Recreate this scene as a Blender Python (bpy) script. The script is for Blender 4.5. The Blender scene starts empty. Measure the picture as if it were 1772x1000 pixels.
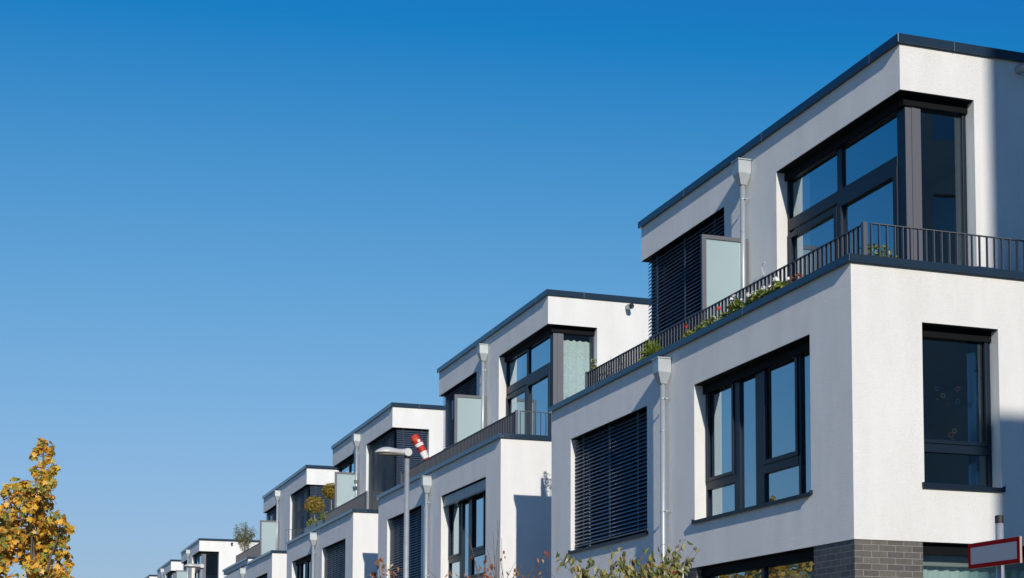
import bpy, bmesh, math, random
from mathutils import Vector, Matrix
R=math.radians
sc=bpy.context.scene
C=sc.collection
# ------------------------------------------------------------------ camera
YAW,PITCH,ROLL=R(18.49579),R(4.29922),R(0.22373)
fw=Vector((math.sin(YAW)*math.cos(PITCH),math.cos(YAW)*math.cos(PITCH),math.sin(PITCH)))
rt=Vector((math.cos(YAW),-math.sin(YAW),0)); up=rt.cross(fw)
r2=rt*math.cos(ROLL)+up*math.sin(ROLL); u2=-rt*math.sin(ROLL)+up*math.cos(ROLL)
cd=bpy.data.cameras.new('camera'); cam=bpy.data.objects.new('camera',cd); C.objects.link(cam)
cam.matrix_world=Matrix(((r2.x,u2.x,-fw.x,0),(r2.y,u2.y,-fw.y,0),(r2.z,u2.z,-fw.z,1.6),(0,0,0,1)))
cd.sensor_width=36; cd.lens=54.4628; cd.shift_y=0.28347; cd.clip_start=.1; cd.clip_end=6000
sc.camera=cam
# ------------------------------------------------------------------ sky and sun
SUN_EL,SUN_AZ=22.6,6.3       # the sun stands behind the camera, a little to the street side
w=bpy.data.worlds.new('World'); sc.world=w; w.use_nodes=True
nt=w.node_tree; bg=nt.nodes['Background']
sky=nt.nodes.new('ShaderNodeTexSky'); sky.sky_type='NISHITA'; sky.sun_disc=False
sky.sun_elevation=R(SUN_EL); sky.sun_rotation=R(180+SUN_AZ)
sky.air_density=1.5; sky.dust_density=0.0; sky.ozone_density=6.0; sky.altitude=100
# grade the clear sky per channel: deep polarised blue above, paler towards the horizon
def smath(op,a,b_):
    q=nt.nodes.new('ShaderNodeMath'); q.operation=op
    for i_,v_ in enumerate((a,b_)):
        if isinstance(v_,(int,float)): q.inputs[i_].default_value=v_
        else: nt.links.new(v_,q.inputs[i_])
    return q.outputs[0]
sep=nt.nodes.new('ShaderNodeSeparateColor'); comb=nt.nodes.new('ShaderNodeCombineColor'); nt.links.new(sky.outputs[0],sep.inputs[0])
def soft(x,a,x0,b_,lo,hi):      # a*(1-exp(-(x-x0)/b)), never below lo*x, rising again in the glare round the sun
    f=smath('MULTIPLY',smath('SUBTRACT',1.0,smath('POWER',2.71828,smath('MULTIPLY',smath('SUBTRACT',x,x0),-1/b_))),a*8)
    return smath('ADD',smath('MAXIMUM',f,smath('MULTIPLY',x,lo*8)),smath('MULTIPLY',smath('MAXIMUM',smath('SUBTRACT',x,hi),0.0),.15*8))
nt.links.new(soft(sep.outputs[0],.41,1.28,2.6,.008,11.0),comb.inputs[0])
nt.links.new(soft(sep.outputs[1],.565,1.54,2.68,.062,11.0),comb.inputs[1])
nt.links.new(smath('MULTIPLY',smath('POWER',sep.outputs[2],.70),.1777*8),comb.inputs[2])
nt.links.new(comb.outputs[0],bg.inputs[0]); bg.inputs[1].default_value=0.125
sd=bpy.data.lights.new('sun','SUN'); sd.energy=3.95; sd.angle=R(0.53); sd.color=(1,.935,.83)
so=bpy.data.objects.new('sun',sd); C.objects.link(so)
ds=Vector((-math.sin(R(SUN_AZ))*math.cos(R(SUN_EL)),-math.cos(R(SUN_AZ))*math.cos(R(SUN_EL)),math.sin(R(SUN_EL))))
so.rotation_euler=ds.to_track_quat('Z','Y').to_euler(); so.location=(0,-20,30)
sc.view_settings.view_transform='Standard'; sc.view_settings.look='None'
sc.view_settings.exposure=0.0; sc.view_settings.gamma=1; sc.view_settings.use_curve_mapping=False
try:
    sc.cycles.use_denoising=True; sc.cycles.max_bounces=8; sc.cycles.transparent_max_bounces=24
except Exception: pass

# ------------------------------------------------------------------ materials
M={}
def mat(name):
    m=bpy.data.materials.new(name); m.use_nodes=True; M[name]=m
    n=m.node_tree.nodes; return m,n,m.node_tree.links,n['Principled BSDF']
def simple(name,col,rough=.5,metal=0.,bump=0,bscale=40,var=0,spec=.5):
    m,n,l,b=mat(name)
    b.inputs['Base Color'].default_value=(*col,1); b.inputs['Roughness'].default_value=rough
    b.inputs['Metallic'].default_value=metal; b.inputs['Specular IOR Level'].default_value=spec
    tc=n.new('ShaderNodeTexCoord')
    if var:
        t=n.new('ShaderNodeTexNoise'); t.inputs['Scale'].default_value=bscale*.12; t.inputs['Detail'].default_value=4
        l.new(tc.outputs['Object'],t.inputs['Vector'])
        mx=n.new('ShaderNodeMix'); mx.data_type='RGBA'
        mx.inputs[6].default_value=(*[c*(1-var) for c in col],1); mx.inputs[7].default_value=(*[min(1,c*(1+var)) for c in col],1)
        l.new(t.outputs[0],mx.inputs[0]); l.new(mx.outputs[2],b.inputs['Base Color'])
    if bump:
        t=n.new('ShaderNodeTexNoise'); t.inputs['Scale'].default_value=bscale; t.inputs['Detail'].default_value=3
        l.new(tc.outputs['Object'],t.inputs['Vector'])
        bp=n.new('ShaderNodeBump'); bp.inputs['Strength'].default_value=bump; bp.inputs['Distance'].default_value=.01
        l.new(t.outputs[0],bp.inputs['Height']); l.new(bp.outputs[0],b.inputs['Normal'])
    return m
def plaster():
    m,n,l,b=mat('plaster'); m.cycles.use_bump_map_correction=False
    b.inputs['Roughness'].default_value=.95; b.inputs['Specular IOR Level'].default_value=.15
    tc=n.new('ShaderNodeTexCoord')
    mp=n.new('ShaderNodeMapping'); mp.inputs['Scale'].default_value=(1.1,1.1,.28)
    l.new(tc.outputs['Object'],mp.inputs[0])
    t=n.new('ShaderNodeTexNoise'); t.inputs['Scale'].default_value=1.7; t.inputs['Detail'].default_value=6; t.inputs['Roughness'].default_value=.62
    l.new(mp.outputs[0],t.inputs['Vector'])
    cr=n.new('ShaderNodeValToRGB'); cr.color_ramp.elements[0].position=.3; cr.color_ramp.elements[1].position=.62
    cr.color_ramp.elements[0].color=(.755,.745,.72,1); cr.color_ramp.elements[1].color=(.83,.82,.80,1)
    l.new(t.outputs[0],cr.inputs[0]); l.new(cr.outputs[0],b.inputs['Base Color'])
    v=n.new('ShaderNodeTexVoronoi'); v.inputs['Scale'].default_value=150
    l.new(tc.outputs['Object'],v.inputs['Vector'])
    g=n.new('ShaderNodeTexNoise'); g.inputs['Scale'].default_value=95; g.inputs['Detail'].default_value=4; g.inputs['Roughness'].default_value=.7
    l.new(tc.outputs['Object'],g.inputs['Vector'])
    a=n.new('ShaderNodeMath'); a.operation='SUBTRACT'; l.new(g.outputs[0],a.inputs[0])
    s=n.new('ShaderNodeMath'); s.operation='MULTIPLY'; s.inputs[1].default_value=.45; l.new(v.outputs[0],s.inputs[0]); l.new(s.outputs[0],a.inputs[1])
    bp=n.new('ShaderNodeBump'); bp.inputs['Strength'].default_value=.95; bp.inputs['Distance'].default_value=.0105
    l.new(a.outputs[0],bp.inputs['Height']); l.new(bp.outputs[0],b.inputs['Normal'])
plaster()
def brick():
    m,n,l,b=mat('brick'); b.inputs['Roughness'].default_value=.55
    uv=n.new('ShaderNodeUVMap')
    t=n.new('ShaderNodeTexBrick'); t.inputs['Scale'].default_value=1
    t.inputs['Brick Width'].default_value=.25; t.inputs['Row Height'].default_value=.0833
    t.inputs['Mortar Size'].default_value=.0055; t.inputs['Mortar Smooth'].default_value=.1; t.inputs['Bias'].default_value=-.1
    t.inputs['Color1'].default_value=(.10,.096,.092,1); t.inputs['Color2'].default_value=(.165,.15,.13,1); t.inputs['Mortar'].default_value=(.30,.285,.27,1)
    l.new(uv.outputs[0],t.inputs['Vector'])
    ns=n.new('ShaderNodeTexNoise'); ns.inputs['Scale'].default_value=14; ns.inputs['Detail'].default_value=5
    l.new(uv.outputs[0],ns.inputs['Vector'])
    mx=n.new('ShaderNodeMix'); mx.data_type='RGBA'; mx.blend_type='MULTIPLY'; mx.inputs[0].default_value=.5
    l.new(t.outputs[0],mx.inputs[6]); l.new(ns.outputs[0],mx.inputs[7]); l.new(mx.outputs[2],b.inputs['Base Color'])
    bp=n.new('ShaderNodeBump'); bp.invert=True; bp.inputs['Strength'].default_value=.7; bp.inputs['Distance'].default_value=.006
    l.new(t.outputs[1],bp.inputs['Height']); l.new(bp.outputs[0],b.inputs['Normal'])
brick()
simple('coping_metal',(.026,.052,.088),.20,.35,var=.1,bscale=20,spec=.45)
simple('frame_metal',(.004,.013,.029),.42,0,spec=.3)
simple('rail_metal',(.085,.092,.112),.42,0,spec=.5)
simple('blind_metal',(.060,.085,.13),.30,.3,spec=.6)
simple('soffit_metal',(.003,.0035,.005),.7,0,spec=.15)
simple('screen_frame',(.105,.108,.128),.45,.1)
simple('zinc',(.43,.465,.48),.42,.4,bump=.08,bscale=60,var=.12)
simple('galvanised',(.46,.48,.49),.5,.55,bump=.2,bscale=120,var=.22)
simple('lamp_paint',(.52,.52,.51),.42,.1,var=.05)
simple('lamp_under',(.10,.09,.075),.5)
simple('black_plastic',(.02,.02,.022),.5)
simple('sign_red',(.30,.004,.006),.6,spec=.08)
simple('sign_white',(.40,.41,.44),.6,spec=.15,var=.03,bscale=20)
simple('sign_edge',(.55,.45,.42),.4,.3)
simple('joint',(.13,.15,.17),.5,.2)
simple('room_wall',(.33,.32,.30),.9)
simple('room_floor',(.18,.12,.07),.6)
simple('terrace_paving',(.30,.29,.27),.85,var=.1)
simple('roof_gravel',(.22,.21,.20),.95,bump=.5,bscale=30)
simple('pot_dark',(.02,.023,.028),.3,spec=.7)
simple('terracotta',(.30,.11,.05),.8)
simple('bark',(.12,.09,.07),.9,bump=.5,bscale=50,var=.3)
simple('twig_bark',(.13,.075,.055),.8)
simple('pale_bark',(.32,.26,.20),.8,var=.2)
simple('windsock_red',(.48,.03,.02),.7)
simple('windsock_white',(.72,.72,.72),.7)
simple('windsock_yellow',(.7,.45,.06),.7)
simple('flower_white',(.8,.8,.78),.7)
simple('flower_red',(.6,.035,.02),.7)
simple('flag_red',(.45,.012,.012),.7)
simple('flag_yellow',(.75,.42,.03),.7)
simple('sticker_red',(.045,.012,.014),.8,spec=.1); simple('sticker_blue',(.006,.02,.055),.8,spec=.1); simple('sticker_yellow',(.045,.042,.012),.8,spec=.1)
simple('grass',(.165,.175,.10),.95,bump=.6,bscale=12,var=.35)
simple('asphalt',(.052,.052,.054),.9,bump=.4,bscale=60,var=.15)
simple('paving',(.36,.34,.31),.85,bump=.2,bscale=8,var=.12)
simple('kerb_stone',(.32,.31,.30),.8,var=.1)
simple('neighbour_render',(.50,.46,.41),.9,var=.08)
simple('roof_tile',(.13,.06,.045),.8,bump=.4,bscale=15,var=.2)
def glass(name,ior,tint):
    m,n,l,b=mat(name); n.remove(b)
    out=n['Material Output']
    t=n.new('ShaderNodeBsdfTransparent'); t.inputs[0].default_value=(*tint,1)
    g=n.new('ShaderNodeBsdfGlossy'); g.inputs['Roughness'].default_value=.004; g.inputs[0].default_value=(.70,.88,1,1)
    # double glazing: four surfaces, so stronger than a single pane; same from both sides
    ge=n.new('ShaderNodeNewGeometry'); dp=n.new('ShaderNodeVectorMath'); dp.operation='DOT_PRODUCT'
    l.new(ge.outputs['Normal'],dp.inputs[0]); l.new(ge.outputs['Incoming'],dp.inputs[1])
    def mth(op,a,b_=None):
        q=n.new('ShaderNodeMath'); q.operation=op
        for i_,v_ in enumerate((a,b_)):
            if v_ is None: continue
            if isinstance(v_,(int,float)): q.inputs[i_].default_value=v_
            else: l.new(v_,q.inputs[i_])
        return q.outputs[0]
    fo=mth('ADD',mth('MULTIPLY',mth('POWER',mth('SUBTRACT',1.0,mth('ABSOLUTE',dp.outputs['Value'])),1.5),1-ior),ior)
    tc=n.new('ShaderNodeTexCoord'); ns=n.new('ShaderNodeTexNoise'); ns.inputs['Scale'].default_value=1.1
    l.new(tc.outputs['Object'],ns.inputs['Vector'])
    bp=n.new('ShaderNodeBump'); bp.inputs['Strength'].default_value=.25; bp.inputs['Distance'].default_value=.006
    l.new(ns.outputs[0],bp.inputs['Height']); l.new(bp.outputs[0],g.inputs['Normal'])
    mx=n.new('ShaderNodeMixShader'); l.new(fo,mx.inputs[0]); l.new(t.outputs[0],mx.inputs[1]); l.new(g.outputs[0],mx.inputs[2])
    l.new(mx.outputs[0],out.inputs[0])
glass('window_glass',.14,(.78,.88,.87))
def thin(name,col,trans,rough=.6,lace=False,opacity=1.0):
    m,n,l,b=mat(name); n.remove(b); out=n['Material Output']
    d=n.new('ShaderNodeBsdfDiffuse'); t=n.new('ShaderNodeBsdfTranslucent')
    d.inputs[0].default_value=(*col,1); t.inputs[0].default_value=(*col,1)
    mx=n.new('ShaderNodeMixShader'); mx.inputs[0].default_value=trans
    l.new(d.outputs[0],mx.inputs[1]); l.new(t.outputs[0],mx.inputs[2]); last=mx
    if lace or opacity<1:
        tr=n.new('ShaderNodeBsdfTransparent'); m2=n.new('ShaderNodeMixShader')
        if lace:
            tc=n.new('ShaderNodeTexCoord'); v=n.new('ShaderNodeTexVoronoi'); v.inputs['Scale'].default_value=17; v.feature='F1'
            nz=n.new('ShaderNodeTexNoise'); nz.inputs['Scale'].default_value=22
            l.new(tc.outputs['Object'],nz.inputs['Vector'])
            l.new(nz.outputs[1],v.inputs['Vector']); v.inputs['Scale'].default_value=9
            r=n.new('ShaderNodeValToRGB'); r.color_ramp.elements[0].position=.38; r.color_ramp.elements[1].position=.55
            r.color_ramp.elements[0].color=(1,1,1,1); r.color_ramp.elements[1].color=(.7,.7,.7,1)
            l.new(v.outputs[0],r.inputs[0]); l.new(r.outputs[0],m2.inputs[0])
        else: m2.inputs[0].default_value=opacity
        l.new(tr.outputs[0],m2.inputs[1]); l.new(mx.outputs[0],m2.inputs[2]); last=m2
    l.new(last.outputs[0],out.inputs[0])
thin('curtain_white',(.80,.78,.74),.25)
thin('curtain_sheer',(.78,.86,.84),.3)
thin('curtain_blue',(.02,.06,.15),.2)
thin('curtain_lace',(.93,.96,.95),.12,lace=True)
def frosted():
    m,n,l,b=mat('frosted_glass'); n.remove(b); out=n['Material Output']
    d=n.new('ShaderNodeBsdfDiffuse'); d.inputs[0].default_value=(.46,.58,.60,1)
    t=n.new('ShaderNodeBsdfTranslucent'); t.inputs[0].default_value=(.7,.82,.84,1)
    g=n.new('ShaderNodeBsdfGlossy'); g.inputs['Roughness'].default_value=.25
    a=n.new('ShaderNodeMixShader'); a.inputs[0].default_value=.35; b2=n.new('ShaderNodeMixShader'); b2.inputs[0].default_value=.1
    l.new(d.outputs[0],a.inputs[1]); l.new(t.outputs[0],a.inputs[2]); l.new(a.outputs[0],b2.inputs[1]); l.new(g.outputs[0],b2.inputs[2]); l.new(b2.outputs[0],out.inputs[0])
frosted()
def leafmat(name,stops,trans=.35):
    m,n,l,b=mat(name); n.remove(b); out=n['Material Output']
    ge=n.new('ShaderNodeNewGeometry'); r=n.new('ShaderNodeValToRGB')
    els=r.color_ramp.elements
    for i,(p,c) in enumerate(stops):
        e=els[i] if i<2 else els.new(p)
        e.position=p; e.color=(*c,1)
    l.new(ge.outputs['Random Per Island'],r.inputs[0])
    tc=n.new('ShaderNodeTexCoord'); ns=n.new('ShaderNodeTexNoise'); ns.inputs['Scale'].default_value=28; l.new(tc.outputs['Object'],ns.inputs['Vector'])
    hs=n.new('ShaderNodeHueSaturation'); mr=n.new('ShaderNodeMapRange'); mr.inputs[3].default_value=.7; mr.inputs[4].default_value=1.3
    l.new(ns.outputs[0],mr.inputs[0]); l.new(mr.outputs[0],hs.inputs['Value']); l.new(r.outputs[0],hs.inputs['Color'])
    d=n.new('ShaderNodeBsdfDiffuse'); t=n.new('ShaderNodeBsdfTranslucent'); g=n.new('ShaderNodeBsdfGlossy'); g.inputs['Roughness'].default_value=.45
    l.new(hs.outputs[0],d.inputs[0]); l.new(hs.outputs[0],t.inputs[0])
    a=n.new('ShaderNodeMixShader'); a.inputs[0].default_value=trans; l.new(d.outputs[0],a.inputs[1]); l.new(t.outputs[0],a.inputs[2])
    c=n.new('ShaderNodeMixShader'); c.inputs[0].default_value=.05; l.new(a.outputs[0],c.inputs[1]); l.new(g.outputs[0],c.inputs[2]); l.new(c.outputs[0],out.inputs[0])
leafmat('maple_leaf',[(0,(.84,.50,.045)),(.34,(.80,.41,.04)),(.5,(.46,.19,.035)),(.62,(.76,.50,.06)),(.8,(.34,.36,.06)),(1,(.16,.22,.04))],.3)
leafmat('cherry_leaf',[(0,(.09,.12,.03)),(.5,(.19,.22,.05)),(.72,(.34,.33,.09)),(.9,(.52,.40,.15)),(1,(.46,.22,.09))])
leafmat('dry_leaf',[(0,(.36,.15,.05)),(.6,(.50,.23,.07)),(1,(.30,.05,.03))])
leafmat('green_leaf',[(0,(.09,.15,.025)),(.5,(.20,.27,.045)),(1,(.38,.38,.07))])
leafmat('photinia_leaf',[(0,(.20,.24,.035)),(.5,(.34,.32,.04)),(.75,(.48,.28,.04)),(1,(.50,.14,.03))])
leafmat('olive_leaf',[(0,(.14,.16,.06)),(.6,(.24,.25,.12)),(1,(.34,.30,.12))])

# ------------------------------------------------------------------ helpers
class MB:
    def __init__(s): s.v=[]; s.f=[]; s.uv=[]
    def poly(s,pts,uv=None):
        b=len(s.v); s.v+= [tuple(p) for p in pts]; s.f.append(tuple(range(b,b+len(pts)))); s.uv.append(uv)
    def box(s,a,b):
        (x0,y0,z0),(x1,y1,z1)=[(min(a[i],b[i]) for i in range(3)),(max(a[i],b[i]) for i in range(3))]
        P=[(x0,y0,z0),(x1,y0,z0),(x1,y1,z0),(x0,y1,z0),(x0,y0,z1),(x1,y0,z1),(x1,y1,z1),(x0,y1,z1)]
        k=len(s.v); s.v+=P
        for f in ((0,3,2,1),(4,5,6,7),(0,1,5,4),(1,2,6,5),(2,3,7,6),(3,0,4,7)): s.f.append(tuple(k+i for i in f)); s.uv.append(None)
    def hexa(s,P):
        k=len(s.v); s.v+=[tuple(p) for p in P]
        for f in ((0,3,2,1),(4,5,6,7),(0,1,5,4),(1,2,6,5),(2,3,7,6),(3,0,4,7)): s.f.append(tuple(k+i for i in f)); s.uv.append(None)
    def tube(s,pts,rad,n=8,cap=True):
        pts=[Vector(p) for p in pts]; rings=[]
        if not hasattr(rad,'__len__'): rad=[rad]*len(pts)
        for i,p in enumerate(pts):
            d=(pts[min(i+1,len(pts)-1)]-pts[max(i-1,0)]).normalized()
            a=d.orthogonal().normalized() if i==0 else (a-d*a.dot(d)).normalized()
            b=d.cross(a); k=len(s.v)
            for j in range(n):
                t=2*math.pi*j/n; s.v.append(tuple(p+(a*math.cos(t)+b*math.sin(t))*rad[i]))
            rings.append(k)
        for i in range(len(rings)-1):
            for j in range(n):
                s.f.append((rings[i]+j,rings[i]+(j+1)%n,rings[i+1]+(j+1)%n,rings[i+1]+j)); s.uv.append(None)
        if cap:
            s.f.append(tuple(rings[0]+j for j in reversed(range(n)))); s.uv.append(None)
            s.f.append(tuple(rings[-1]+j for j in range(n))); s.uv.append(None)
    def leaf(s,p,size,nrm,kind='oval',asp=.5,hang=None):
        n=nrm.normalized(); a=n.orthogonal().normalized(); a=Matrix.Rotation(random.random()*6.283,3,n)@a; b=n.cross(a)
        if hang:                       # the blade hangs along this direction from its stalk
            b=hang.normalized(); a=n.cross(b).normalized(); n=b.cross(a)*-1
        if kind=='maple':
            prof=[(0,-.5),(.16,-.32),(.5,-.30),(.36,-.08),(.56,.16),(.24,.14),(.20,.30),(0,.58),(-.20,.30),(-.24,.14),(-.56,.16),(-.36,-.08),(-.5,-.30),(-.16,-.32)]
            pts=[p+a*(x*size)+b*(y*size)+n*(-.35*size*(x*x+y*y)) for x,y in prof]
            s.poly(pts)
        elif kind=='oval':
            w=asp*.5
            prof=[(0,-.5),(w*.8,-.25),(w,.05),(w*.55,.33),(0,.5),(-w*.55,.33),(-w,.05),(-w*.8,-.25)]
            k=len(s.v)
            for x,y in prof: s.v.append(tuple(p+a*(x*size)+b*(y*size)+n*(abs(x)*size*.5-y*y*size*.3)))
            s.f.append((k,k+1,k+2,k+3,k+4)); s.f.append((k,k+4,k+5,k+6,k+7)); s.uv+= [None,None]
        else:
            w=asp*.5
            s.poly([p+b*(-.5*size),p+a*(w*size),p+b*(.5*size),p-a*(w*size)])
    def build(s,name,m,parent=None,smooth=False,merge=False,bevel=0,loc=None):
        me=bpy.data.meshes.new(name); me.from_pydata(s.v,[],s.f)
        if any(u for u in s.uv):
            ul=me.uv_layers.new(name='UVMap')
            for p,u in zip(me.polygons,s.uv):
                if u:
                    for li,q in zip(p.loop_indices,u): ul.data[li].uv=q
        if merge:
            bm=bmesh.new(); bm.from_mesh(me); bmesh.ops.remove_doubles(bm,verts=bm.verts,dist=1e-4)
            bmesh.ops.recalc_face_normals(bm,faces=bm.faces); bm.to_mesh(me); bm.free()
        me.materials.append(M[m])
        if smooth:
            for p in me.polygons: p.use_smooth=True
        me.update()
        o=bpy.data.objects.new(name,me); C.objects.link(o)
        if parent: o.parent=parent
        if loc: o.location=loc
        if bevel:
            md=o.modifiers.new('bevel','BEVEL'); md.width=bevel; md.segments=2; md.limit_method='ANGLE'
        return o
def tag(o,label,cat,group=None):
    o['label']=label; o['category']=cat
    if group: o['group']=group
    return o
def thing(name,label,cat,loc,group=None):
    o=bpy.data.objects.new(name,None); C.objects.link(o); o.location=loc; o.empty_display_size=.3
    return tag(o,label,cat,group)
def struct(o): o['kind']='structure'; return o

# a wall sheet with thickness and clean holes; P(u,z,t) maps wall coordinates to 3D
def panel(mb,P,u0,u1,z0,z1,th,holes):
    us=sorted({u0,u1,*[min(max(h[0],u0),u1) for h in holes],*[min(max(h[1],u0),u1) for h in holes]})
    zs=sorted({z0,z1,*[min(max(h[2],z0),z1) for h in holes],*[min(max(h[3],z0),z1) for h in holes]})
    def solid(i,j):
        if i<0 or j<0 or i>=len(us)-1 or j>=len(zs)-1: return False
        cu=(us[i]+us[i+1])/2; cz=(zs[j]+zs[j+1])/2
        return not any(h[0]<cu<h[1] and h[2]<cz<h[3] for h in holes)
    for i in range(len(us)-1):
        for j in range(len(zs)-1):
            if not solid(i,j): continue
            a,b,c,d=us[i],us[i+1],zs[j],zs[j+1]
            uvf=[(a,c),(b,c),(b,d),(a,d)]
            mb.poly([P(a,c,0),P(b,c,0),P(b,d,0),P(a,d,0)],uvf)
            mb.poly([P(a,c,th),P(a,d,th),P(b,d,th),P(b,c,th)],[(a,c),(a,d),(b,d),(b,c)])
            if not solid(i-1,j): mb.poly([P(a,c,0),P(a,d,0),P(a,d,th),P(a,c,th)],[(0,c),(0,d),(th,d),(th,c)])
            if not solid(i+1,j): mb.poly([P(b,c,0),P(b,c,th),P(b,d,th),P(b,d,0)],[(0,c),(th,c),(th,d),(0,d)])
            if not solid(i,j-1): mb.poly([P(a,c,0),P(a,c,th),P(b,c,th),P(b,c,0)],[(a,0),(a,th),(b,th),(b,0)])
            if not solid(i,j+1): mb.poly([P(a,d,0),P(b,d,0),P(b,d,th),P(a,d,th)],[(a,0),(b,0),(b,th),(a,th)])
def pbox(mb,P,u0,u1,z0,z1,t0,t1):
    mb.hexa([P(u0,z0,t0),P(u1,z0,t0),P(u1,z0,t1),P(u0,z0,t1),P(u0,z1,t0),P(u1,z1,t0),P(u1,z1,t1),P(u0,z1,t1)])
def PF(x0): return lambda u,z,t:(x0+t,u,z)
def PS(y0): return lambda u,z,t:(u,y0+t,z)
def PN(y0): return lambda u,z,t:(u,y0-t,z)

def window(par,P,u0,u1,z0,z1,t0,bars_u,bars_z,depth=.07,sash=(),sill=True,stack=.0,wide_sill=.04,name='window',fr=.06):
    """frame: outer bars + mullions bars_u=[(a,b)] + transoms bars_z=[(ua,ub,za,zb)]"""
    mb=MB(); d0,d1=t0,t0+depth
    pbox(mb,P,u0,u0+fr,z0,z1,d0,d1); pbox(mb,P,u1-fr,u1,z0,z1,d0,d1)
    pbox(mb,P,u0+fr,u1-fr,z0,z0+fr,d0,d1); pbox(mb,P,u0+fr,u1-fr,z1-fr,z1,d0,d1)
    for a,b in bars_u: pbox(mb,P,a,b,z0+fr,z1-fr,d0+.003,d1)
    for a,b,c,d in bars_z: pbox(mb,P,a,b,c,d,d0-.002,d1-.004)
    for a,b,c,d,wd in sash:   # raised opening sash frame
        q0,q1=d0-.018,d0+.03
        pbox(mb,P,a,a+wd,c,d,q0,q1); pbox(mb,P,b-wd,b,c,d,q0,q1); pbox(mb,P,a+wd,b-wd,c,c+wd,q0,q1); pbox(mb,P,a+wd,b-wd,d-wd,d,q0,q1)
    w_=mb.build(name,'frame_metal',par,bevel=.003)
    g=MB(); tg=t0+depth*.6
    g.poly([P(u0+.02,z0+.02,tg),P(u1-.02,z0+.02,tg),P(u1-.02,z1-.02,tg),P(u0+.02,z1-.02,tg)])
    g.build('pane','window_glass',w_)
    if sill:
        s=MB(); e=.04
        pbox(s,P,u0-e,u1+e,z0-.035,z0-.004,-wide_sill,t0+.01)
        pbox(s,P,u0-e,u1+e,z0-.06,z0-.035,-wide_sill,-wide_sill+.004)
        pbox(s,P,u0-e,u0-e+.018,z0-.004,z0+.018,-wide_sill-.003,.0); pbox(s,P,u1+e-.018,u1+e,z0-.004,z0+.018,-wide_sill-.003,.0)
        s.build('sill','frame_metal',w_)
    return w_
def blind(par,P,u0,u1,z0,z1,t,tilt=50,sp=.0705,stacked=False,wd=.084):
    mb=MB(); z=z1-.05; i=0
    if stacked: 
        n=22; sp=.0125; tilt=6
    else: n=int((z1-z0-.09)/sp)
    ca,sa=math.cos(R(tilt)),math.sin(R(tilt))
    def slat(zc,ca,sa):
        prof=[(-.5,-.05),(-.46,.02),(-.2,.075),(.2,.075),(.46,.02),(.5,-.05)]   # outwards = -t side
        pts=[]
        for x,y in prof:
            xx,yy=x*wd,y*wd
            pts.append((t+xx*ca-yy*sa, zc+xx*sa+yy*ca))
        for k in range(len(pts)-1):
            (ta,za),(tb,zb)=pts[k],pts[k+1]
            mb.poly([P(u0,za,ta),P(u1,za,ta),P(u1,zb,tb),P(u0,zb,tb)])
    for i in range(n):
        slat(z-i*sp+random.uniform(-.0012,.0012),ca,sa)
    zb=z-n*sp
    pbox(mb,P,u0,u1,zb-.01,zb+.012,t-.03,t+.03)
    c=mb
    L=u1-u0
    for k in ([.14,.5,.86] if L>1.2 else [.2,.8]):
        u=u0+L*k
        for s_ in (-.036,.036): pbox(c,P,u-.004,u+.004,zb,z1,t+s_-.002,t+s_+.002)
        pbox(c,P,u+.02,u+.028,zb,z1,t-.045,t-.043)
    return mb.build('window_blind','blind_metal',par)
def mirror_rects(L,rs): return [(L-b,L-a,*r) for a,b,*r in rs]

def downpipe(par,x,y,ztop,zbot):
    """square hopper head on a round zinc pipe, standing off the wall plane x"""
    p=MB(); cx=x-.115
    p.tube([(cx+.0,y,ztop-.42),(cx,y,zbot)],.043,14)
    for k in range(int((ztop-zbot)/1.9)+1):
        zz=ztop-.62-1.88*k
        if zz<zbot+.1: break
        p.tube([(cx,y,zz-.6),(cx,y,zz-.58)],.0455,14)
    o=p.build('downpipe','zinc',par,smooth=False)
    for f in o.data.polygons: f.use_smooth=len(f.vertices)==4
    h=MB(); a,b=.235,.118
    x0,x1=x-.012-a,x-.012; y0,y1=y-b,y+b; zt,zm,zb=ztop,ztop-.225,ztop-.415
    px0,px1,py0,py1=cx-.055,cx+.055,y-.055,y+.055
    def ring(xa,xb,ya,yb,z): return [(xa,ya,z),(xb,ya,z),(xb,yb,z),(xa,yb,z)]
    A,B,D=ring(x0,x1,y0,y1,zt),ring(x0+.006,x1,y0+.006,y1-.006,zm),ring(px0,px1,py0,py1,zb)
    for U,V in ((A,B),(B,D)):
        for i in range(4): h.poly([V[i],V[(i+1)%4],U[(i+1)%4],U[i]])
    h.poly(list(reversed(D)))
    h.box((x0-.018,y0-.018,zt-.004),(x1+.006,y1+.018,zt+.014)) 
    h.build('hopper','zinc',o)
    for zz in (ztop-.66,ztop-2.54):
        if zz<zbot+.1: break
        c=MB(); c.tube([(cx,y,zz-.012),(cx,y,zz+.012)],.049,14); c.tube([(cx+.02,y-.05,zz),(x,y-.06,zz)],.006,6); c.box((cx+.02,y-.075,zz-.012),(cx+.06,y-.045,zz+.012)); c.tube([(cx-.005,y-.058,zz),(cx+.075,y-.075,zz+.01)],.007,6)
        c.build('bracket','zinc',o)
    return o

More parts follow.
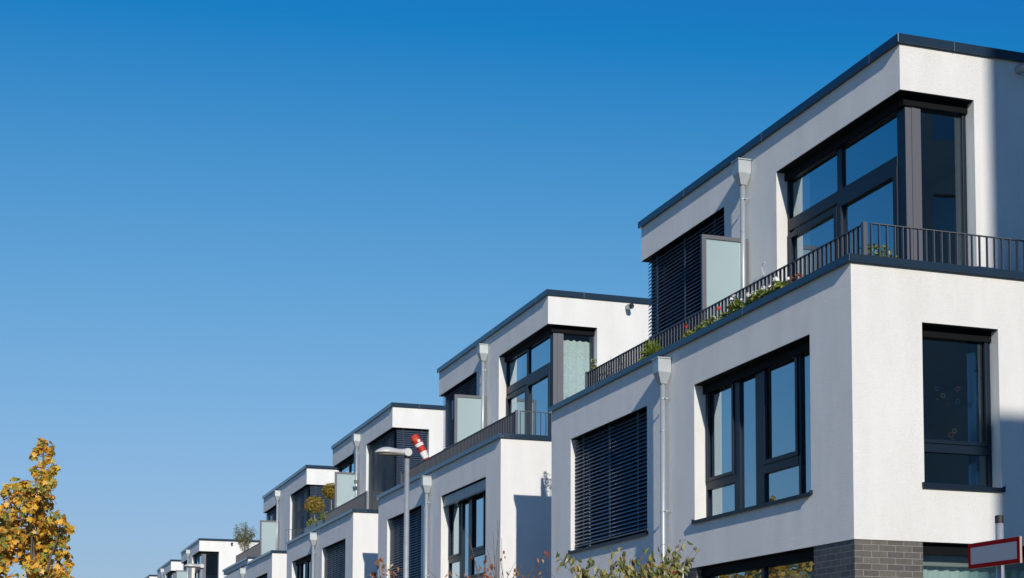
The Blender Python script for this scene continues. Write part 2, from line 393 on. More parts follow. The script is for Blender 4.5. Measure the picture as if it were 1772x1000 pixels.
def railing(par,L,ztop,yf0,yf1,sides=(True,True),xe=11.0,solid=False):
    ins=.55; zb=7.06
    def bars(P,u0,u1,zt):
        mb=MB(); n=int(round((u1-u0)/.123)); 
        for i in range(n+1):
            u=u0+(u1-u0)*i/n
            pbox(mb,P,u-.0055,u+.0055,zb,zt-.012,-.021,.021)
        pbox(mb,P,u0-.006,u1+.006,zt-.012,zt,-.022,.022); pbox(mb,P,u0-.006,u1+.006,zb+.02,zb+.032,-.020,.020)
        return mb
    r=bars(PF(ins),yf0,yf1,ztop).build('railing','rail_metal',par)
    for yy in {yf0-.045,yf1+.045}:
        p=MB(); p.box((ins-.03,yy-.03,6.95),(ins+.03,yy+.03,ztop+.018)); p.build('post','rail_metal',r)
    if sides[0]:
        bars(PS(ins-.045),ins+.075,xe,ztop).build('railing','rail_metal',par)
    if sides[1]:
        bars(PN(L-ins),ins+.075,xe,ztop).build('railing','rail_metal',par)

def privacy_screen(par,y,xo,xi,zt,xw=None):
    f=MB(); zb=7.0; 
    f.box((xo,y-.03,zb),(xo+.075,y+.03,zt)); f.box((xi-.05,y-.03,zb),(xi,y+.03,zt)); f.box((xo+.075,y-.03,zt-.07),(xi-.05,y+.03,zt)); f.box((xo+.075,y-.03,zb),(xi-.05,y+.03,zb+.07))
    o=f.build('privacy_screen','screen_frame',par,bevel=.004)
    g=MB(); g.box((xo+.07,y-.006,zb+.06),(xi-.045,y+.006,zt-.065)); g.build('frosted_pane','frosted_glass',o)

H0=Vector((10.5443,17.5467,0))
ZB,ZC,ZT,ZL=3.645,7.403,11.048,10.246
def coping(par,x0,x1,y0,y1,z,th,e=.055,wdt=.42,joints=()):
    mb=MB(); o=[(x0-e,y0-e),(x1+e,y0-e),(x1+e,y1+e),(x0-e,y1+e)]; i_=[(x0+wdt,y0+wdt),(x1-wdt,y0+wdt),(x1-wdt,y1-wdt),(x0+wdt,y1-wdt)]
    for k in range(4):
        a,b,c,d=o[k],o[(k+1)%4],i_[(k+1)%4],i_[k]
        mb.poly([(*a,z-th),(*b,z-th),(*b,z),(*a,z)]); mb.poly([(*d,z-th),(*d,z),(*c,z),(*c,z-th)])
        mb.poly([(*a,z),(*b,z),(*c,z),(*d,z)]); mb.poly([(*a,z-th),(*d,z-th),(*c,z-th),(*b,z-th)])
    cp=mb.build('coping','coping_metal',par,merge=True,bevel=.004)
    if joints:
        for ax,u in joints:
            j=MB()
            if ax=='F': j.box((x0-e-.0025,u-.004,z-th-.01),(x0-e+.002,u+.004,z+.002))
            else: j.box((u-.004,y0-e-.0025,z-th-.01),(u+.004,y0-e+.002,z+.002))
            j.build('joint_strip','joint',cp)

def house(label,org,L=11.5,dX=1.50,dY=1.10,zs=0.,lowA='win',lowB='blind',upA='glass',upB='blind',Swin=False,detail=True,stackA=False,
          step=None,rail=(None,None),curt=False,railz=8.035,far=False,dYn=None,spout=True,screen_z=9.39):
    dYn=dY if dYn is None else dYn
    r=thing('terraced_house',label,'house',org+Vector((0,0,zs)),'white terraced houses in a row along the street')
    mid=L/2; D=11.0; th=.30
    A=(1.095,4.805); B=(L-4.805,L-1.095)
    zl0,zl1=4.385,6.585
    # ground floor of dark brick, set back 15 mm from the plaster
    b=MB(); g=.015
    holesF=[(1.07,4.78,.6,9),(L-4.78,L-1.07,.6,9)]
    panel(b,PF(g),g,L-g,0,ZB-.001,th-g,holesF)
    panel(b,PS(g),th,D-g,0,ZB-.001,th-g,[(1.04,4.9,.6,9)]); panel(b,PN(L-g),th,D-g,0,ZB-.001,th-g,[])
    panel(b,lambda u,z,t:(D-g-t,u,z),th,L-th,0,ZB-.001,th-g,[])
    b.build('brick_wall','brick',r,merge=True)
    for hF in holesF:
        w0,w1=hF[0],hF[1]; m_=(w0+w1)/2
        window(r,PF(0),w0,w1,.6,ZB-.03,.15,[(m_-.16,m_-.07)],[],sill=False)
        hd=MB(); pbox(hd,PF(0),w0+.002,w1-.002,ZB-.15,ZB-.012,.10,.12); pbox(hd,PF(0),w0+.002,w1-.002,ZB-.012,ZB-.004,.018,.14); hd.build('blind_box','soffit_metal',r)
    window(r,PS(0),1.04,4.9,.6,ZB-.03,.15,[(2.9,2.99)],[],sill=False)
    hd=MB(); pbox(hd,PS(0),1.042,4.898,ZB-.15,ZB-.012,.10,.12); pbox(hd,PS(0),1.042,4.898,ZB-.012,ZB-.004,.018,.14); hd.build('blind_box','soffit_metal',r)
    # plaster walls
    wl=MB()
    panel(wl,PF(0),0,L,ZB,ZC-.104,th,[(*A,zl0,zl1),(*B,zl0,zl1)])
    hs=[(1.07,2.265,zl0,zl1)] if Swin else []
    panel(wl,PS(0),th,D,ZB,ZC-.104,th,hs); panel(wl,PN(L),th,D,ZB,ZC-.104,th,[])
    panel(wl,lambda u,z,t:(D-t,u,z),th,L-th,ZB,ZC-.104,th,[])
    wl.build('wall','plaster',r,merge=True)
    Xu=dX; Ya,Yb=dY,L-dYn; D2=D-1.2
    cu=dY+3.69; cb=L-dYn-3.69+0.0
    if far is False: cu=4.79; cb=L-4.79
    zbt=6.96
    wu=MB()
    hF=[(Ya-1,cu,zbt-1,ZL),(cb,Yb+1,zbt-1,ZL)]
    panel(wu,PF(Xu),Ya,Yb,zbt,ZT-.13,th,hF)
    panel(wu,PS(Ya),Xu+th,D2,zbt,ZT-.13,th,[(Xu,Xu+1.23,zbt-1,ZL)])
    panel(wu,PN(Yb),Xu+th,D2,zbt,ZT-.13,th,[(Xu,Xu+1.23,zbt-1,ZL)])
    panel(wu,lambda u,z,t:(D2-t,u,z),Ya+th,Yb-th,zbt,ZT-.13,th,[])
    wu.build('wall','plaster',r,merge=True)
    # floors, party wall and rooms
    fl=MB()
    for z in (3.36,6.70): fl.box((th+.002,th+.002,z),(D-th-.002,L-th-.002,z+.24))
    fl.build('floor_slab','terrace_paving',r)
    iw=MB(); iw.box((.31,mid-.12,0),(D-.31,mid+.12,3.355)); iw.box((.31,mid-.12,3.602),(D-.31,mid+.12,6.695)); iw.box((Xu+.31,mid-.12,6.945),(D2-.31,mid+.12,10.6))
    for z0,z1,x,ya,yb in ((0,3.355,4.6,th,L-th),(3.602,6.695,4.4,th,L-th),(6.945,10.6,4.9,Ya+th,Yb-th)):
        iw.box((x,ya+.003,z0),(x+.1,mid-.125,z1)); iw.box((x,mid+.125,z0),(x+.1,yb-.003,z1))
    iw.build('inner_wall','room_wall',r)
    rf=MB(); rf.box((Xu+.303,Ya+.303,10.62),(D2-.303,Yb-.303,10.86)); rf.build('roof','roof_gravel',r)
    # copings
    if step:
        y1,dz=step
        coping(r,0,D,0,y1,ZC,.104)
        m2=MB(); panel(m2,PF(0),y1+.003,L,ZC+.004-.104+.1,ZC+dz-.104,th,[]); m2.build('wall','plaster',r,merge=True)
        coping(r,0,D,y1+.06,L,ZC+dz,.104)
    else: coping(r,0,D,0,L,ZC,.104,joints=[('F',3.0),('F',9.05)] if detail else ())
    coping(r,Xu,D2,Ya,Yb,ZT,.13,joints=[('F',Ya+.72),('S',2.38),('F',Ya+4.1),('F',Ya+7.2)] if detail else ())
    # lower openings
    def head(P,u0,u1,z1,d=.2):
        s=MB(); pbox(s,P,u0+.002,u1-.002,z1-.012,z1-.003,.006,d); pbox(s,P,u0+.002,u1-.002,z1-.15,z1-.012,d-.05,d-.03)
        s.build('blind_box','soffit_metal',r)
    def low(u0,u1,kind,mir):
        head(PF(0),u0,u1,zl1)
        ml=[(3.62,3.81),(2.83,3.10),(1.73,1.80)]; tz=[(3.81,4.745,4.885,5.02),(1.80,2.83,4.885,5.02)]; sh=[(3.805,4.75,5.015,zl1-.05,.055),(1.79,2.84,5.015,zl1-.05,.07)]
        f=lambda q:[(L-b,L-a,*k) for a,b,*k in q] if mir else q
        window(r,PF(0),u0,u1,zl0+.01,zl1-.04,.2,f(ml),f(tz),sash=f(sh))
        if kind=='blind': blind(r,PF(0),u0+.02,u1-.02,zl0+.03,zl1-.02,.105)
        if kind=='stack':
            s=MB()
            for q in range(4): pbox(s,PF(0),u0+.02+q*(u1-u0-.04)/4,u0+.008+(q+1)*(u1-u0-.04)/4,zl1-.25,zl1-.03,.055,.06)
            s.build('blind_box','blind_metal',r); blind(r,PF(0),u0+.02,u1-.02,zl0,zl1-.24,.1,stacked=True) if False else None
            s=MB(); pbox(s,PF(0),u0+.02,u1-.02,zl1-.285,zl1-.255,.05,.12); s.build('blind_rail','rail_metal',r)
    low(*A,lowA,False); low(*B,lowB,True)
    if Swin:
        head(PS(0),1.07,2.265,zl1,.2)
        sw=window(r,PS(0),1.07,2.265,zl0+.03,zl1-.03,.19,[],[(1.12,2.215,4.88,5.01)],sash=[(1.11,2.225,5.0,zl1-.08,.05)],fr=.05)
        rr=random.Random(4)
        for k,(u,z,c,q) in enumerate(((1.45,5.76,'sticker_blue',.035),(1.55,5.67,'sticker_yellow',.035),(1.78,5.78,'sticker_red',.038),(1.78,5.61,'sticker_blue',.04),(1.62,5.56,'sticker_red',.02),(2.06,5.68,'sticker_yellow',.03),(1.66,5.14,'sticker_red',.045),(1.72,5.2,'sticker_yellow',.04),(1.70,5.07,'sticker_blue',.03),(1.46,5.62,'sticker_red',.018))):
            s=MB()
            for a in range(7):
                t=a*.8976; s.leaf(Vector((u+math.cos(t)*q*.75,.25,z+math.sin(t)*q*.75)),q*.9,Vector((0,-1,.01)),'quad',.8)
            s.build('sticker',c,sw)
    # upper corner openings
    def corner(side):
        mir=side=='B'
        fy=(lambda y:L-y) if mir else (lambda y:y)
        PSx=PN(Yb) if mir else PS(Ya)
        dd=dYn if mir else dY; kind=upB if mir else upA
        c0=cb if mir else cu
        lo,hi=(c0,Yb-.2) if mir else (Ya+.2,c0)
        s=MB()     # dark soffit panels
        y0,y1=(c0+.003,Yb-.006) if mir else (Ya+.006,c0-.003)
        s.box((Xu+.006,y0,ZL-.012),(Xu+.298,y1,ZL-.003))
        ys=(Yb-.298,Yb-.008) if mir else (Ya+.008,Ya+.298)
        s.box((Xu+.3,ys[0],ZL-.0125),(Xu+1.227,ys[1],ZL-.0035))
        s.box((Xu+.15,lo if mir else Ya+.15,ZL-.15),(Xu+.17,hi if not mir else hi+.03,ZL-.0122)); yq=(Yb-.17,Yb-.15) if mir else (Ya+.15,Ya+.17)
        s.box((Xu+.171,yq[0],ZL-.15),(Xu+1.227,yq[1],ZL-.0127))
        s.build('blind_box','soffit_metal',r)
        # frames on the street side
        zb_=7.0; zt_=ZL-.08; k=1 if not mir else -1
        W=hi-lo
        e=lambda a,b:(min(fy(a),fy(b)),max(fy(a),fy(b)))
        m1=e(dd+1.96,dd+2.10)   # mullion
        post=e(dd+.2,dd+.41)
        q=lambda a,b,*z:(*e(a,b),*z)
        wf=window(r,PF(Xu),lo,hi,zb_,zt_,.2,[m1,post],[q(dd+.41,(cu if not mir else L-cb)-.06,9.25,9.44)],
               sash=[q(dd+.40,dd+2.08,zb_+.05,9.27,.115),q(dd+2.1,(cu if not mir else L-cb)-.05,zb_+.05,9.20,.09)],sill=False)
        ws=window(r,PSx,Xu+.272,Xu+1.227,zb_,zt_,.2,[(Xu+.332,Xu+.46)],[],sill=False)
        cp=MB()   # folded metal corner panel
        for a,b_,t in ((.2,.30,.188),(.302,.36,.18),(.362,.455,.186)):
            pbox(cp,PSx,Xu+a,Xu+b_,zb_,zt_,t,.2 if a>.25 else .199)
        cp.build('corner_panel','screen_frame' if kind!='blind' else 'frame_metal',r)
        if kind=='blind':
            yA,yB=(lo+.0,hi+.06) if mir else (lo-.06,hi)
            blind(r,PF(Xu),(c0+.02) if mir else Ya+.13,(Yb-.13) if mir else c0-.02,zb_,ZL-.03,.11)
            if side=='A': blind(r,PSx,Xu+.17,Xu+1.2,zb_,ZL-.03,.11)
            else: blind(r,PSx,Xu+.17,Xu+1.2,zb_,ZL-.03,.11)
    corner('A'); corner('B')
    if detail: downpipe(r,0,mid+.03,ZC-.215,.3)
    else: downpipe(r,0,mid+.03,ZC-.215,.3)
    downpipe(r,Xu,mid+.03,ZT-.32,7.0)
    f0,f1=rail if rail[0] is not None else (.6,L-.6)
    railing(r,L,railz,f0,f1,sides=(True,rail[0] is None))
    privacy_screen(r,mid+.05,.62,Xu-.02,screen_z)
    if spout:
        sp=MB(); y=Ya
        sp.tube([(3.50,y,10.80),(3.50,y-.26,10.765)],.065,16,cap=False); sp.tube([(3.50,y-.0,10.80),(3.50,y-.25,10.767)],.058,16,cap=False)
        sp.build('drain_spout','zinc',r,smooth=True)
    return r

Hs=[]
h1=house('nearest white house at the right, dark brick below and stickers on its side window',H0,Swin=True)
h2=house('second white house from the right, lace curtain in its upper corner window',H0+Vector((0,14.79,0)),lowA='stack')
h3=house('third white house from the right, blinds around its top corner, ball trees on its terrace',H0+Vector((0,29.61,0)),lowA='blind',lowB='win',upA='blind',upB='glass',rail=(.6,6.8))
h4=house('fourth white house from the right, its lower roof edge stepped, a shrub on the terrace',H0+Vector((0,44.4,0)),L=13.9,dY=.75,dYn=2.4,lowA='blind',lowB='win',upA='blind',upB='blind',step=(6.2,.26),rail=(6.3,13.4),railz=8.33,detail=False,far=True)
h5=house('fifth white house, beyond the shrub, with a dark glazed top corner',H0+Vector((0,79.0,0)),L=12.0,zs=.30,detail=False,upB='blind')
h6=house('sixth white house, small and distant, directly left of the fifth house',H0+Vector((0,95.2,0)),L=12.0,zs=.30,detail=False,upB='glass')
h7=house('farthest white house at the left end of the row, only its roof corner visible',H0+Vector((0,111.5,0)),L=12.0,zs=.38,detail=False)
# ------------------------------------------------------------------ ground, street
def sheet(name,x0,x1,y0,y1,z,m,n=1):
    mb=MB(); mb.poly([(x0,y0,z),(x1,y0,z),(x1,y1,z),(x0,y1,z)]); return struct(mb.build(name,m))
sheet('ground',-900,900,-600,2400,0,'grass')
sheet('road',1.6,5.3,-60,260,.004,'asphalt')
for x0,x1 in ((5.3,5.43),(1.47,1.6)):
    mb=MB(); mb.box((x0,-60,-.1),(x1,260,.11)); struct(mb.build('kerb','kerb_stone',bevel=.01))
mb=MB(); mb.box((5.432,-60,-.1),(7.3,260,.105)); struct(mb.build('pavement','paving'))
# ------------------------------------------------------------------ buildings out of the picture that shade and are mirrored in the glass
def block(name,label,cat,x0,x1,y0,y1,h,m,nx,nz,roof=None,ax='y'):
    t=thing(name,label,cat,(x0,y0,0)); W=x1-x0; D=y1-y0
    mb=MB(); holes=[]
    for i in range(nx):
        for j in range(nz):
            u=W*(i+.5)/nx; z=h*(j+.5)/nz; holes.append((u-.6,u+.6,z-.7,z+.7))
    panel(mb,lambda u,z,t_:(u,D-t_,z),0,W,0,h,.3,holes)
    panel(mb,lambda u,z,t_:(u,t_,z),0,W,0,h,.3,[]); 
    hs=[]; ny=max(2,int(D/3.2))
    for i in range(ny):
        for j in range(nz):
            u=D*(i+.5)/ny; z=h*(j+.5)/nz; hs.append((u-.55,u+.55,z-.7,z+.7))
    for xx,sg in ((0,1),(W,-1)): panel(mb,lambda u,z,t_,xx=xx,sg=sg:(xx+sg*t_,u,z),.3,D-.3,0,h,.3,hs)
    mb.build('wall',m,t,merge=True)
    g=MB()
    for a,b,c,d in holes: g.box((a-.01,D-.2,c-.01),(b+.01,D-.17,d+.01))
    for a,b,c,d in hs:
        for xx in (.17,W-.2): g.box((xx,a-.01,c-.01),(xx+.03,b+.01,d+.01))
    g.build('window','window_glass',t)
    rf=MB()
    if roof:
        o=.4; rf.poly([(-o,-o,h),(W+o,-o,h),(W+o,D/2,h+roof),(-o,D/2,h+roof)]); rf.poly([(W+o,D+o,h),(-o,D+o,h),(-o,D/2,h+roof),(W+o,D/2,h+roof)])
        rf.poly([(0,0,h),(0,D/2,h+roof*.97),(0,D,h)]); rf.poly([(W,0,h),(W,D,h),(W,D/2,h+roof*.97)])
        rf.poly([(0,0,h-.02),(0,D,h-.02),(W,D,h-.02),(W,0,h-.02)])
        rf.build('roof','roof_tile',t)
    else:
        rf.box((-.1,-.1,h+.002),(W+.1,D+.1,h+.5)); rf.build('roof','roof_gravel',t)
    return t
block('apartment_block','tall flat-roofed rendered apartment block behind the camera, shading the nearest house','building',10.58,44,-22,-8,27,'neighbour_render',4,8)
block('apartment_block','lower flat-roofed wing against the tall apartment block','building',9.90,10.56,-21,-8,15.6,'neighbour_render',1,4)
for k,(y0,h,rf_,lb) in enumerate(((26,5.6,3.4,'gabled rendered house across the street, nearest the camera'),(44,5.2,3.6,'gabled rendered house across the street, the middle one'),(62,5.8,3.2,'gabled rendered house across the street, the farthest one'))):
    block('gabled_house',lb,'house',-27,-17,y0,y0+9,h,'neighbour_render',3,2,roof=rf_)

# ------------------------------------------------------------------ street lamps
def lamp(loc,label):
    t=thing('street_lamp',label,'street lamp',loc,'street lamps along the pavement')
    p=MB(); p.tube([(0,0,0),(0,0,.9),(0,0,5.12)],[.06,.052,.0375],20); o=p.build('pole','galvanised',t)
    for f in o.data.polygons: f.use_smooth=len(f.vertices)==4
    # head: lofted shell along -X
    prof=[(.05,.055,.055,.02),(.0,.068,.066,.055),(-.06,.07,.052,.052),(-.14,.085,.055,.045),(-.22,.105,.07,.038),(-.30,.115,.085,.03),(-.37,.108,.082,.02),(-.43,.085,.062,.012),(-.48,.05,.035,.008),(-.505,.008,.006,.004)]
    mb=MB(); rings=[]; n=20
    for i,(x,wy,ht,hb) in enumerate(prof):
        k=len(mb.v)
        for j in range(n):
            a=2*math.pi*j/n; c,s_=math.cos(a),math.sin(a)
            z=5.185-.02*(x/-.5) + (ht*s_ if s_>0 else hb*s_)
            if x<-.1: z+= -.004+.03*max(0,(-x-.1))*0
            mb.v.append((x,wy*c,z))
        rings.append(k)
    for i in range(len(rings)-1):
        for j in range(n): mb.f.append((rings[i]+j,rings[i]+(j+1)%n,rings[i+1]+(j+1)%n,rings[i+1]+j)); mb.uv.append(None)
    mb.f.append(tuple(rings[0]+j for j in range(n))); mb.uv.append(None)
    mb.f.append(tuple(rings[-1]+j for j in range(n))); mb.uv.append(None)
    mb.build('lamp_head','lamp_paint',t,smooth=True,merge=True)
    k=MB(); k.tube([(.0,-.085,5.178),(.0,-.078,5.178),(.0,.078,5.178),(.0,.085,5.178)],[.055,.063,.063,.055],28)
    ko=k.build('knuckle','lamp_paint',t)
    for f in ko.data.polygons: f.use_smooth=len(f.vertices)==4
    g=MB(); g.tube([(0,0,5.09),(0,0,5.14)],[.042,.05],16); g.build('collar','black_plastic',t)
    u=MB(); k0=len(u.v); m_=18
    for ring_,z in ((0,5.128),(1,5.152)):
        for j in range(m_):
            a=2*math.pi*j/m_; u.v.append((-.27+.185*math.cos(a),.085*math.sin(a),z+.008*math.cos(a)*0))
    u.f.append(tuple(range(m_))); u.f.append(tuple(reversed(range(m_,2*m_))))
    for j in range(m_): u.f.append((j,(j+1)%m_,m_+(j+1)%m_,m_+j))
    u.uv+=[None]*(m_+2)
    u.build('lens','lamp_under',t)
    return t
lamp((5.89,22.66,.1),'tall galvanised street lamp with a pale oval head in front of the second white house')
lamp((5.62,44.9,.1),'distant street lamp whose pale head shows before the fifth house at lower left')

# ------------------------------------------------------------------ sign
t=thing('street_sign','blank white sign with a red border on a grey pole before the nearest house','sign',(7.27,9.99,.1))
p=MB(); p.tube([(0,0,0),(0,0,2.83)],.030,18); o=p.build('pole','galvanised',t)
for f in o.data.polygons: f.use_smooth=len(f.vertices)==4
p=MB(); p.tube([(0,0,2.83),(0,0,2.885),(0,0,2.89)],[.0325,.0325,.027],18); p.build('pole_cap','black_plastic',t)
y0,y1,z0,z1=-.325,.315,2.50,2.695
p=MB(); p.box((-.062,y0-.002,z0-.002),(-.044,y1+.002,z1+.002)); pl=p.build('sign_panel','sign_edge',t)
p=MB(); bw=.032
for a in (((y0,y1,z0,z0+bw)),((y0,y1,z1-bw,z1)),((y0,y0+bw,z0+bw,z1-bw)),((y1-bw,y1,z0+bw,z1-bw))): p.box((-.064,a[0],a[2]),(-.0621,a[1],a[3]))
p.build('border','sign_red',pl)
p=MB(); p.box((-.0636,y0+bw,z0+bw),(-.0622,y1-bw,z1-bw)); p.build('sign_face','sign_white',pl)
p=MB()
for z in (2.54,2.65): p.box((-.043,-.045,z-.012),(.034,.045,z+.012))
p.build('clamp','galvanised',t)

# ------------------------------------------------------------------ curtains
def curtain(label,path,z0,z1,m,amp=.035,wl=.13,seed=1,loc=(0,0,0)):
    """hanging cloth between two plan points with soft folds"""
    rr=random.Random(seed); (xa,ya),(xb,yb)=path; L=math.hypot(xb-xa,yb-ya); n=max(8,int(L/.012)); mb=MB()
    nx,ny=-(yb-ya)/L,(xb-xa)/L; ph=0; offs=[]
    for i in range(n+1):
        ph+=2*math.pi*(L/n)/wl*rr.uniform(.55,1.45); offs.append(math.sin(ph)*rr.uniform(.75,1))
    rows=8; k=0
    for j in range(rows+1):
        z=z0+(z1-z0)*j/rows; am=amp*(1-.45*j/rows)
        for i in range(n+1):
            s_=i/n; mb.v.append((xa+(xb-xa)*s_+nx*offs[i]*am, ya+(yb-ya)*s_+ny*offs[i]*am, z+(.012*math.sin(i*.5) if j==rows else 0)))
    for j in range(rows):
        for i in range(n):
            a=j*(n+1)+i; mb.f.append((a,a+1,a+n+2,a+n+1)); mb.uv.append(None)
    o=mb.build('curtain',m,smooth=True); o.location=loc
    return tag(o,label,'curtain','curtains behind the windows')
def hl(h,x,y): return (h.location.x+x,h.location.y+y)
def cF(h,x,ya,yb,z0,z1,m,label,**k):
    return curtain(label,((x,ya),(x,yb)),z0,z1,m,loc=h.location,**k)
def cS(h,y,xa,xb,z0,z1,m,label,**k):
    return curtain(label,((xa,y),(xb,y)),z0,z1,m,loc=h.location,**k)
cF(h1,1.86,4.74,4.30,6.98,10.14,'curtain_white','white curtain gathered behind the upper corner window of the nearest house',seed=3)
cF(h1,.40,4.72,4.02,3.62,6.50,'curtain_white','long cream curtain behind the big middle-floor window of the nearest house',seed=4)
cS(h1,.42,1.06,4.6,.3,3.56,'curtain_sheer','pale green sheer curtain behind the ground-floor side window at the lower right',seed=5,amp=.03,wl=.16)
cS(h1,.40,2.05,2.22,3.62,6.48,'curtain_blue','narrow blue curtain at the right edge of the tall side window with stickers',seed=6)
cS(h2,1.10+.38,1.95,2.70,6.98,9.98,'curtain_lace','pale patterned lace curtain in the corner window of the second house',seed=7,amp=.022,wl=.2)
cF(h2,1.86,4.74,4.10,6.98,10.14,'curtain_white','white curtain behind the upper corner window of the second house',seed=8)
cF(h2,.40,4.72,3.85,3.62,6.20,'curtain_white','cream curtain behind the big middle-floor window of the second house',seed=9)
cF(h2,.42,3.1,2.75,3.62,6.20,'curtain_sheer','narrow sheer curtain at the centre of the middle-floor window of the second house',seed=15)
cF(h3,.40,10.3,9.5,3.62,6.4,'curtain_white','white curtain behind the uncovered middle-floor window of the third house',seed=10)
cF(h5,1.86,4.7,4.3,6.98,10.1,'curtain_white','white curtain behind the top corner window of the fifth house',seed=11)

cF(h1,.34,4.7,1.2,.6,3.55,'curtain_sheer','dim net curtain across the street-side ground-floor window of the nearest house',seed=16,amp=.03,wl=.2)
# ------------------------------------------------------------------ plants on the terraces
def potbox(t,w_,d,h,m='pot_dark'):
    mb=MB(); mb.hexa([(-w_*.45,-d*.45,0),(w_*.45,-d*.45,0),(w_*.45,d*.45,0),(-w_*.45,d*.45,0),(-w_/2,-d/2,h),(w_/2,-d/2,h),(w_/2,d/2,h),(-w_/2,d/2,h)])
    return mb.build('planter',m,t,bevel=.008)
def foliage(t,cx,rx,ry,rz,z,n,m,size,kind='oval',asp=.5,seed=0,name='foliage',shell=0.0,up=.3):
    random.seed(seed); mb=MB()
    for i in range(n):
        while True:
            p=Vector((random.uniform(-1,1),random.uniform(-1,1),random.uniform(-1,1)))
            if shell<p.length<1: break
        nz=math.sin(p.x*5+seed)*math.cos(p.y*6+p.z*4)
        if nz<-.45 and random.random()<.8: continue
        q=Vector((cx+p.x*rx,p.y*ry,z+p.z*rz))
        nn=(p.normalized()*.7+Vector((random.gauss(0,.6),random.gauss(0,.6),random.gauss(0,.6)+up)))
        mb.leaf(q,size*random.uniform(.65,1.3),nn,kind,asp)
    return mb.build(name,m,t)
def stems(t,pts,z0,m='twig_bark',r=.006):
    mb=MB()
    for x,y,z in pts:
        mb.tube([(0,0,z0),(x*.5+random.uniform(-.03,.03),y*.5+random.uniform(-.03,.03),(z0+z)*.5),(x,y,z)],[r,r*.7,r*.35],5,cap=False)
    return mb.build('stem',m,t)
TX,TZ=.77,6.945
PX,PZ,PK=.36,7.404,10.904/11.294
def ledge(y): return (17.547+y)*PK-17.547
def troughplant(h,y,zt,label,cat,flower=None,nf=0,ry=.35,leafz=None,seed=1,n=260,m='green_leaf',x=TX,fs=.045):
    y=ledge(y); zt=1.6+(zt-1.6)*PK; leafz=1.6+(leafz-1.6)*PK; TZ=PZ
    t=thing('flower_trough',label,cat,h.location+Vector((PX,y,TZ)))
    potbox(t,.17,ry*2,.16)
    lz=leafz-TZ
    random.seed(seed); fs_=[]
    for i in range(nf): fs_.append((random.uniform(-.1,.08),random.uniform(-ry,ry)*.9,zt-TZ+random.uniform(-.08,.03)))
    stems(t,fs_+[(random.uniform(-.1,.1),random.uniform(-ry,ry),lz) for _ in range(8)],.12)
    foliage(t,0,.11,ry,.12,lz+.0,int(n*1.3),m,.07,seed=seed)
    if flower:
        mb=MB(); random.seed(seed+5)
        for p in fs_:
            c=Vector(p)
            for i in range(16):
                d=Vector((random.gauss(0,1),random.gauss(0,1),random.gauss(0,1))).normalized()
                mb.leaf(c+d*fs*.7,fs*.75,d,'quad',.9)
        mb.build('blossom',flower,t)
    return t
troughplant(h1,3.35,8.00,'white-flowered trough behind the railing, nearest the terrace corner','flowers','flower_white',4,ry=.28,seed=11,leafz=7.84)
troughplant(h1,4.05,7.99,'fullest trough of white flowers behind the terrace railing, right of the glass screen','flowers','flower_white',7,ry=.38,seed=12,leafz=7.86)
troughplant(h1,4.80,8.06,'single white-flowered stem with leaves just right of the red geranium','flowers','flower_white',3,ry=.18,seed=13,leafz=7.90,n=150)
troughplant(h1,5.20,8.00,'red geranium behind the railing below the frosted screen','flowers','flower_red',1,ry=.14,seed=14,leafz=7.80,n=80,fs=.05)
troughplant(h1,5.85,7.9,'low leafy green trough between the two red geraniums','plants',None,0,ry=.5,seed=15,leafz=7.83,n=220)
troughplant(h1,6.62,8.05,'red geranium in front of the lowered black blinds','flowers','flower_red',1,ry=.12,seed=16,leafz=7.84,n=90,fs=.055)
troughplant(h1,2.75,7.9,'rusty brown foliage trough beside the terrace corner','plants',None,0,ry=.22,seed=17,leafz=7.80,n=60,m='dry_leaf')
def spiky(h,x,y,zc,r,n,label,seed,ln=.45,name='potted_palm'):
    y=ledge(y); zc=1.6+(zc-1.6)*PK; TZ=PZ
    t=thing(name,label,'plant',h.location+Vector((PX,y,TZ))); potbox(t,.2,.24,.16,'terracotta'); random.seed(seed)
    mb=MB()
    for i in range(n):
        a=random.uniform(0,6.283); el=random.uniform(.1,1.4); c=Vector((random.uniform(-.08,.08),random.uniform(-.08,.08),zc-TZ+random.uniform(-.25,.1)))
        d=Vector((math.cos(a)*math.cos(el),math.sin(a)*math.cos(el),math.sin(el))); L_=ln*random.uniform(.5,1.1)*r; s_=d.cross(Vector((0,0,1))).normalized()*.013
        e=c+d*L_-Vector((0,0,.25*L_*(1-el/1.57))); m_=c+d*L_*.55
        mb.poly([c-s_*.6,c+s_*.6,m_+s_,e,m_-s_])
    mb.build('foliage','green_leaf',t); stems(t,[(random.uniform(-.1,.1),random.uniform(-.1,.1),zc-TZ) for _ in range(6)],.12); return t
spiky(h1,TX,8.15,7.84,.68,190,'spiky green potted palm pushing through the railing, above the grey hopper',21)
def vine(h,y,zt,label,seed,n=70,x=TX,w_=.4):
    t=thing('climbing_plant',label,'plant',h.location+Vector((x,y,TZ))); potbox(t,.3,.3,.4); random.seed(seed)
    tips=[]; mb=MB(); lf=MB()
    for i in range(9):
        e=Vector((random.uniform(-.25,.25),random.uniform(-w_,w_),zt-TZ+random.uniform(-.5,.12))); m_=Vector((e.x*.7,e.y*.6,e.z*.6))
        mb.tube([(0,0,.35),m_,e],[.007,.005,.002],5,cap=False)
        for j in range(n//9):
            s_=random.uniform(.25,1.); q=m_.lerp(e,s_)+Vector((random.gauss(0,.03),random.gauss(0,.03),random.gauss(0,.03)))
            lf.leaf(q,random.uniform(.05,.09),Vector((random.gauss(0,1),random.gauss(0,1),random.gauss(0,1)+.4)),'oval',.4)
    mb.build('stem','twig_bark',t); lf.build('foliage','green_leaf',t); return t
vine(h1,10.75,8.35,'thin climbing plant at the far left end of the nearest terrace railing',22,150)
vine(h1,10.45,8.30,'straggly shoots rising above the railing before the white wall of the second house',23,60,x=.95,w_=.3)
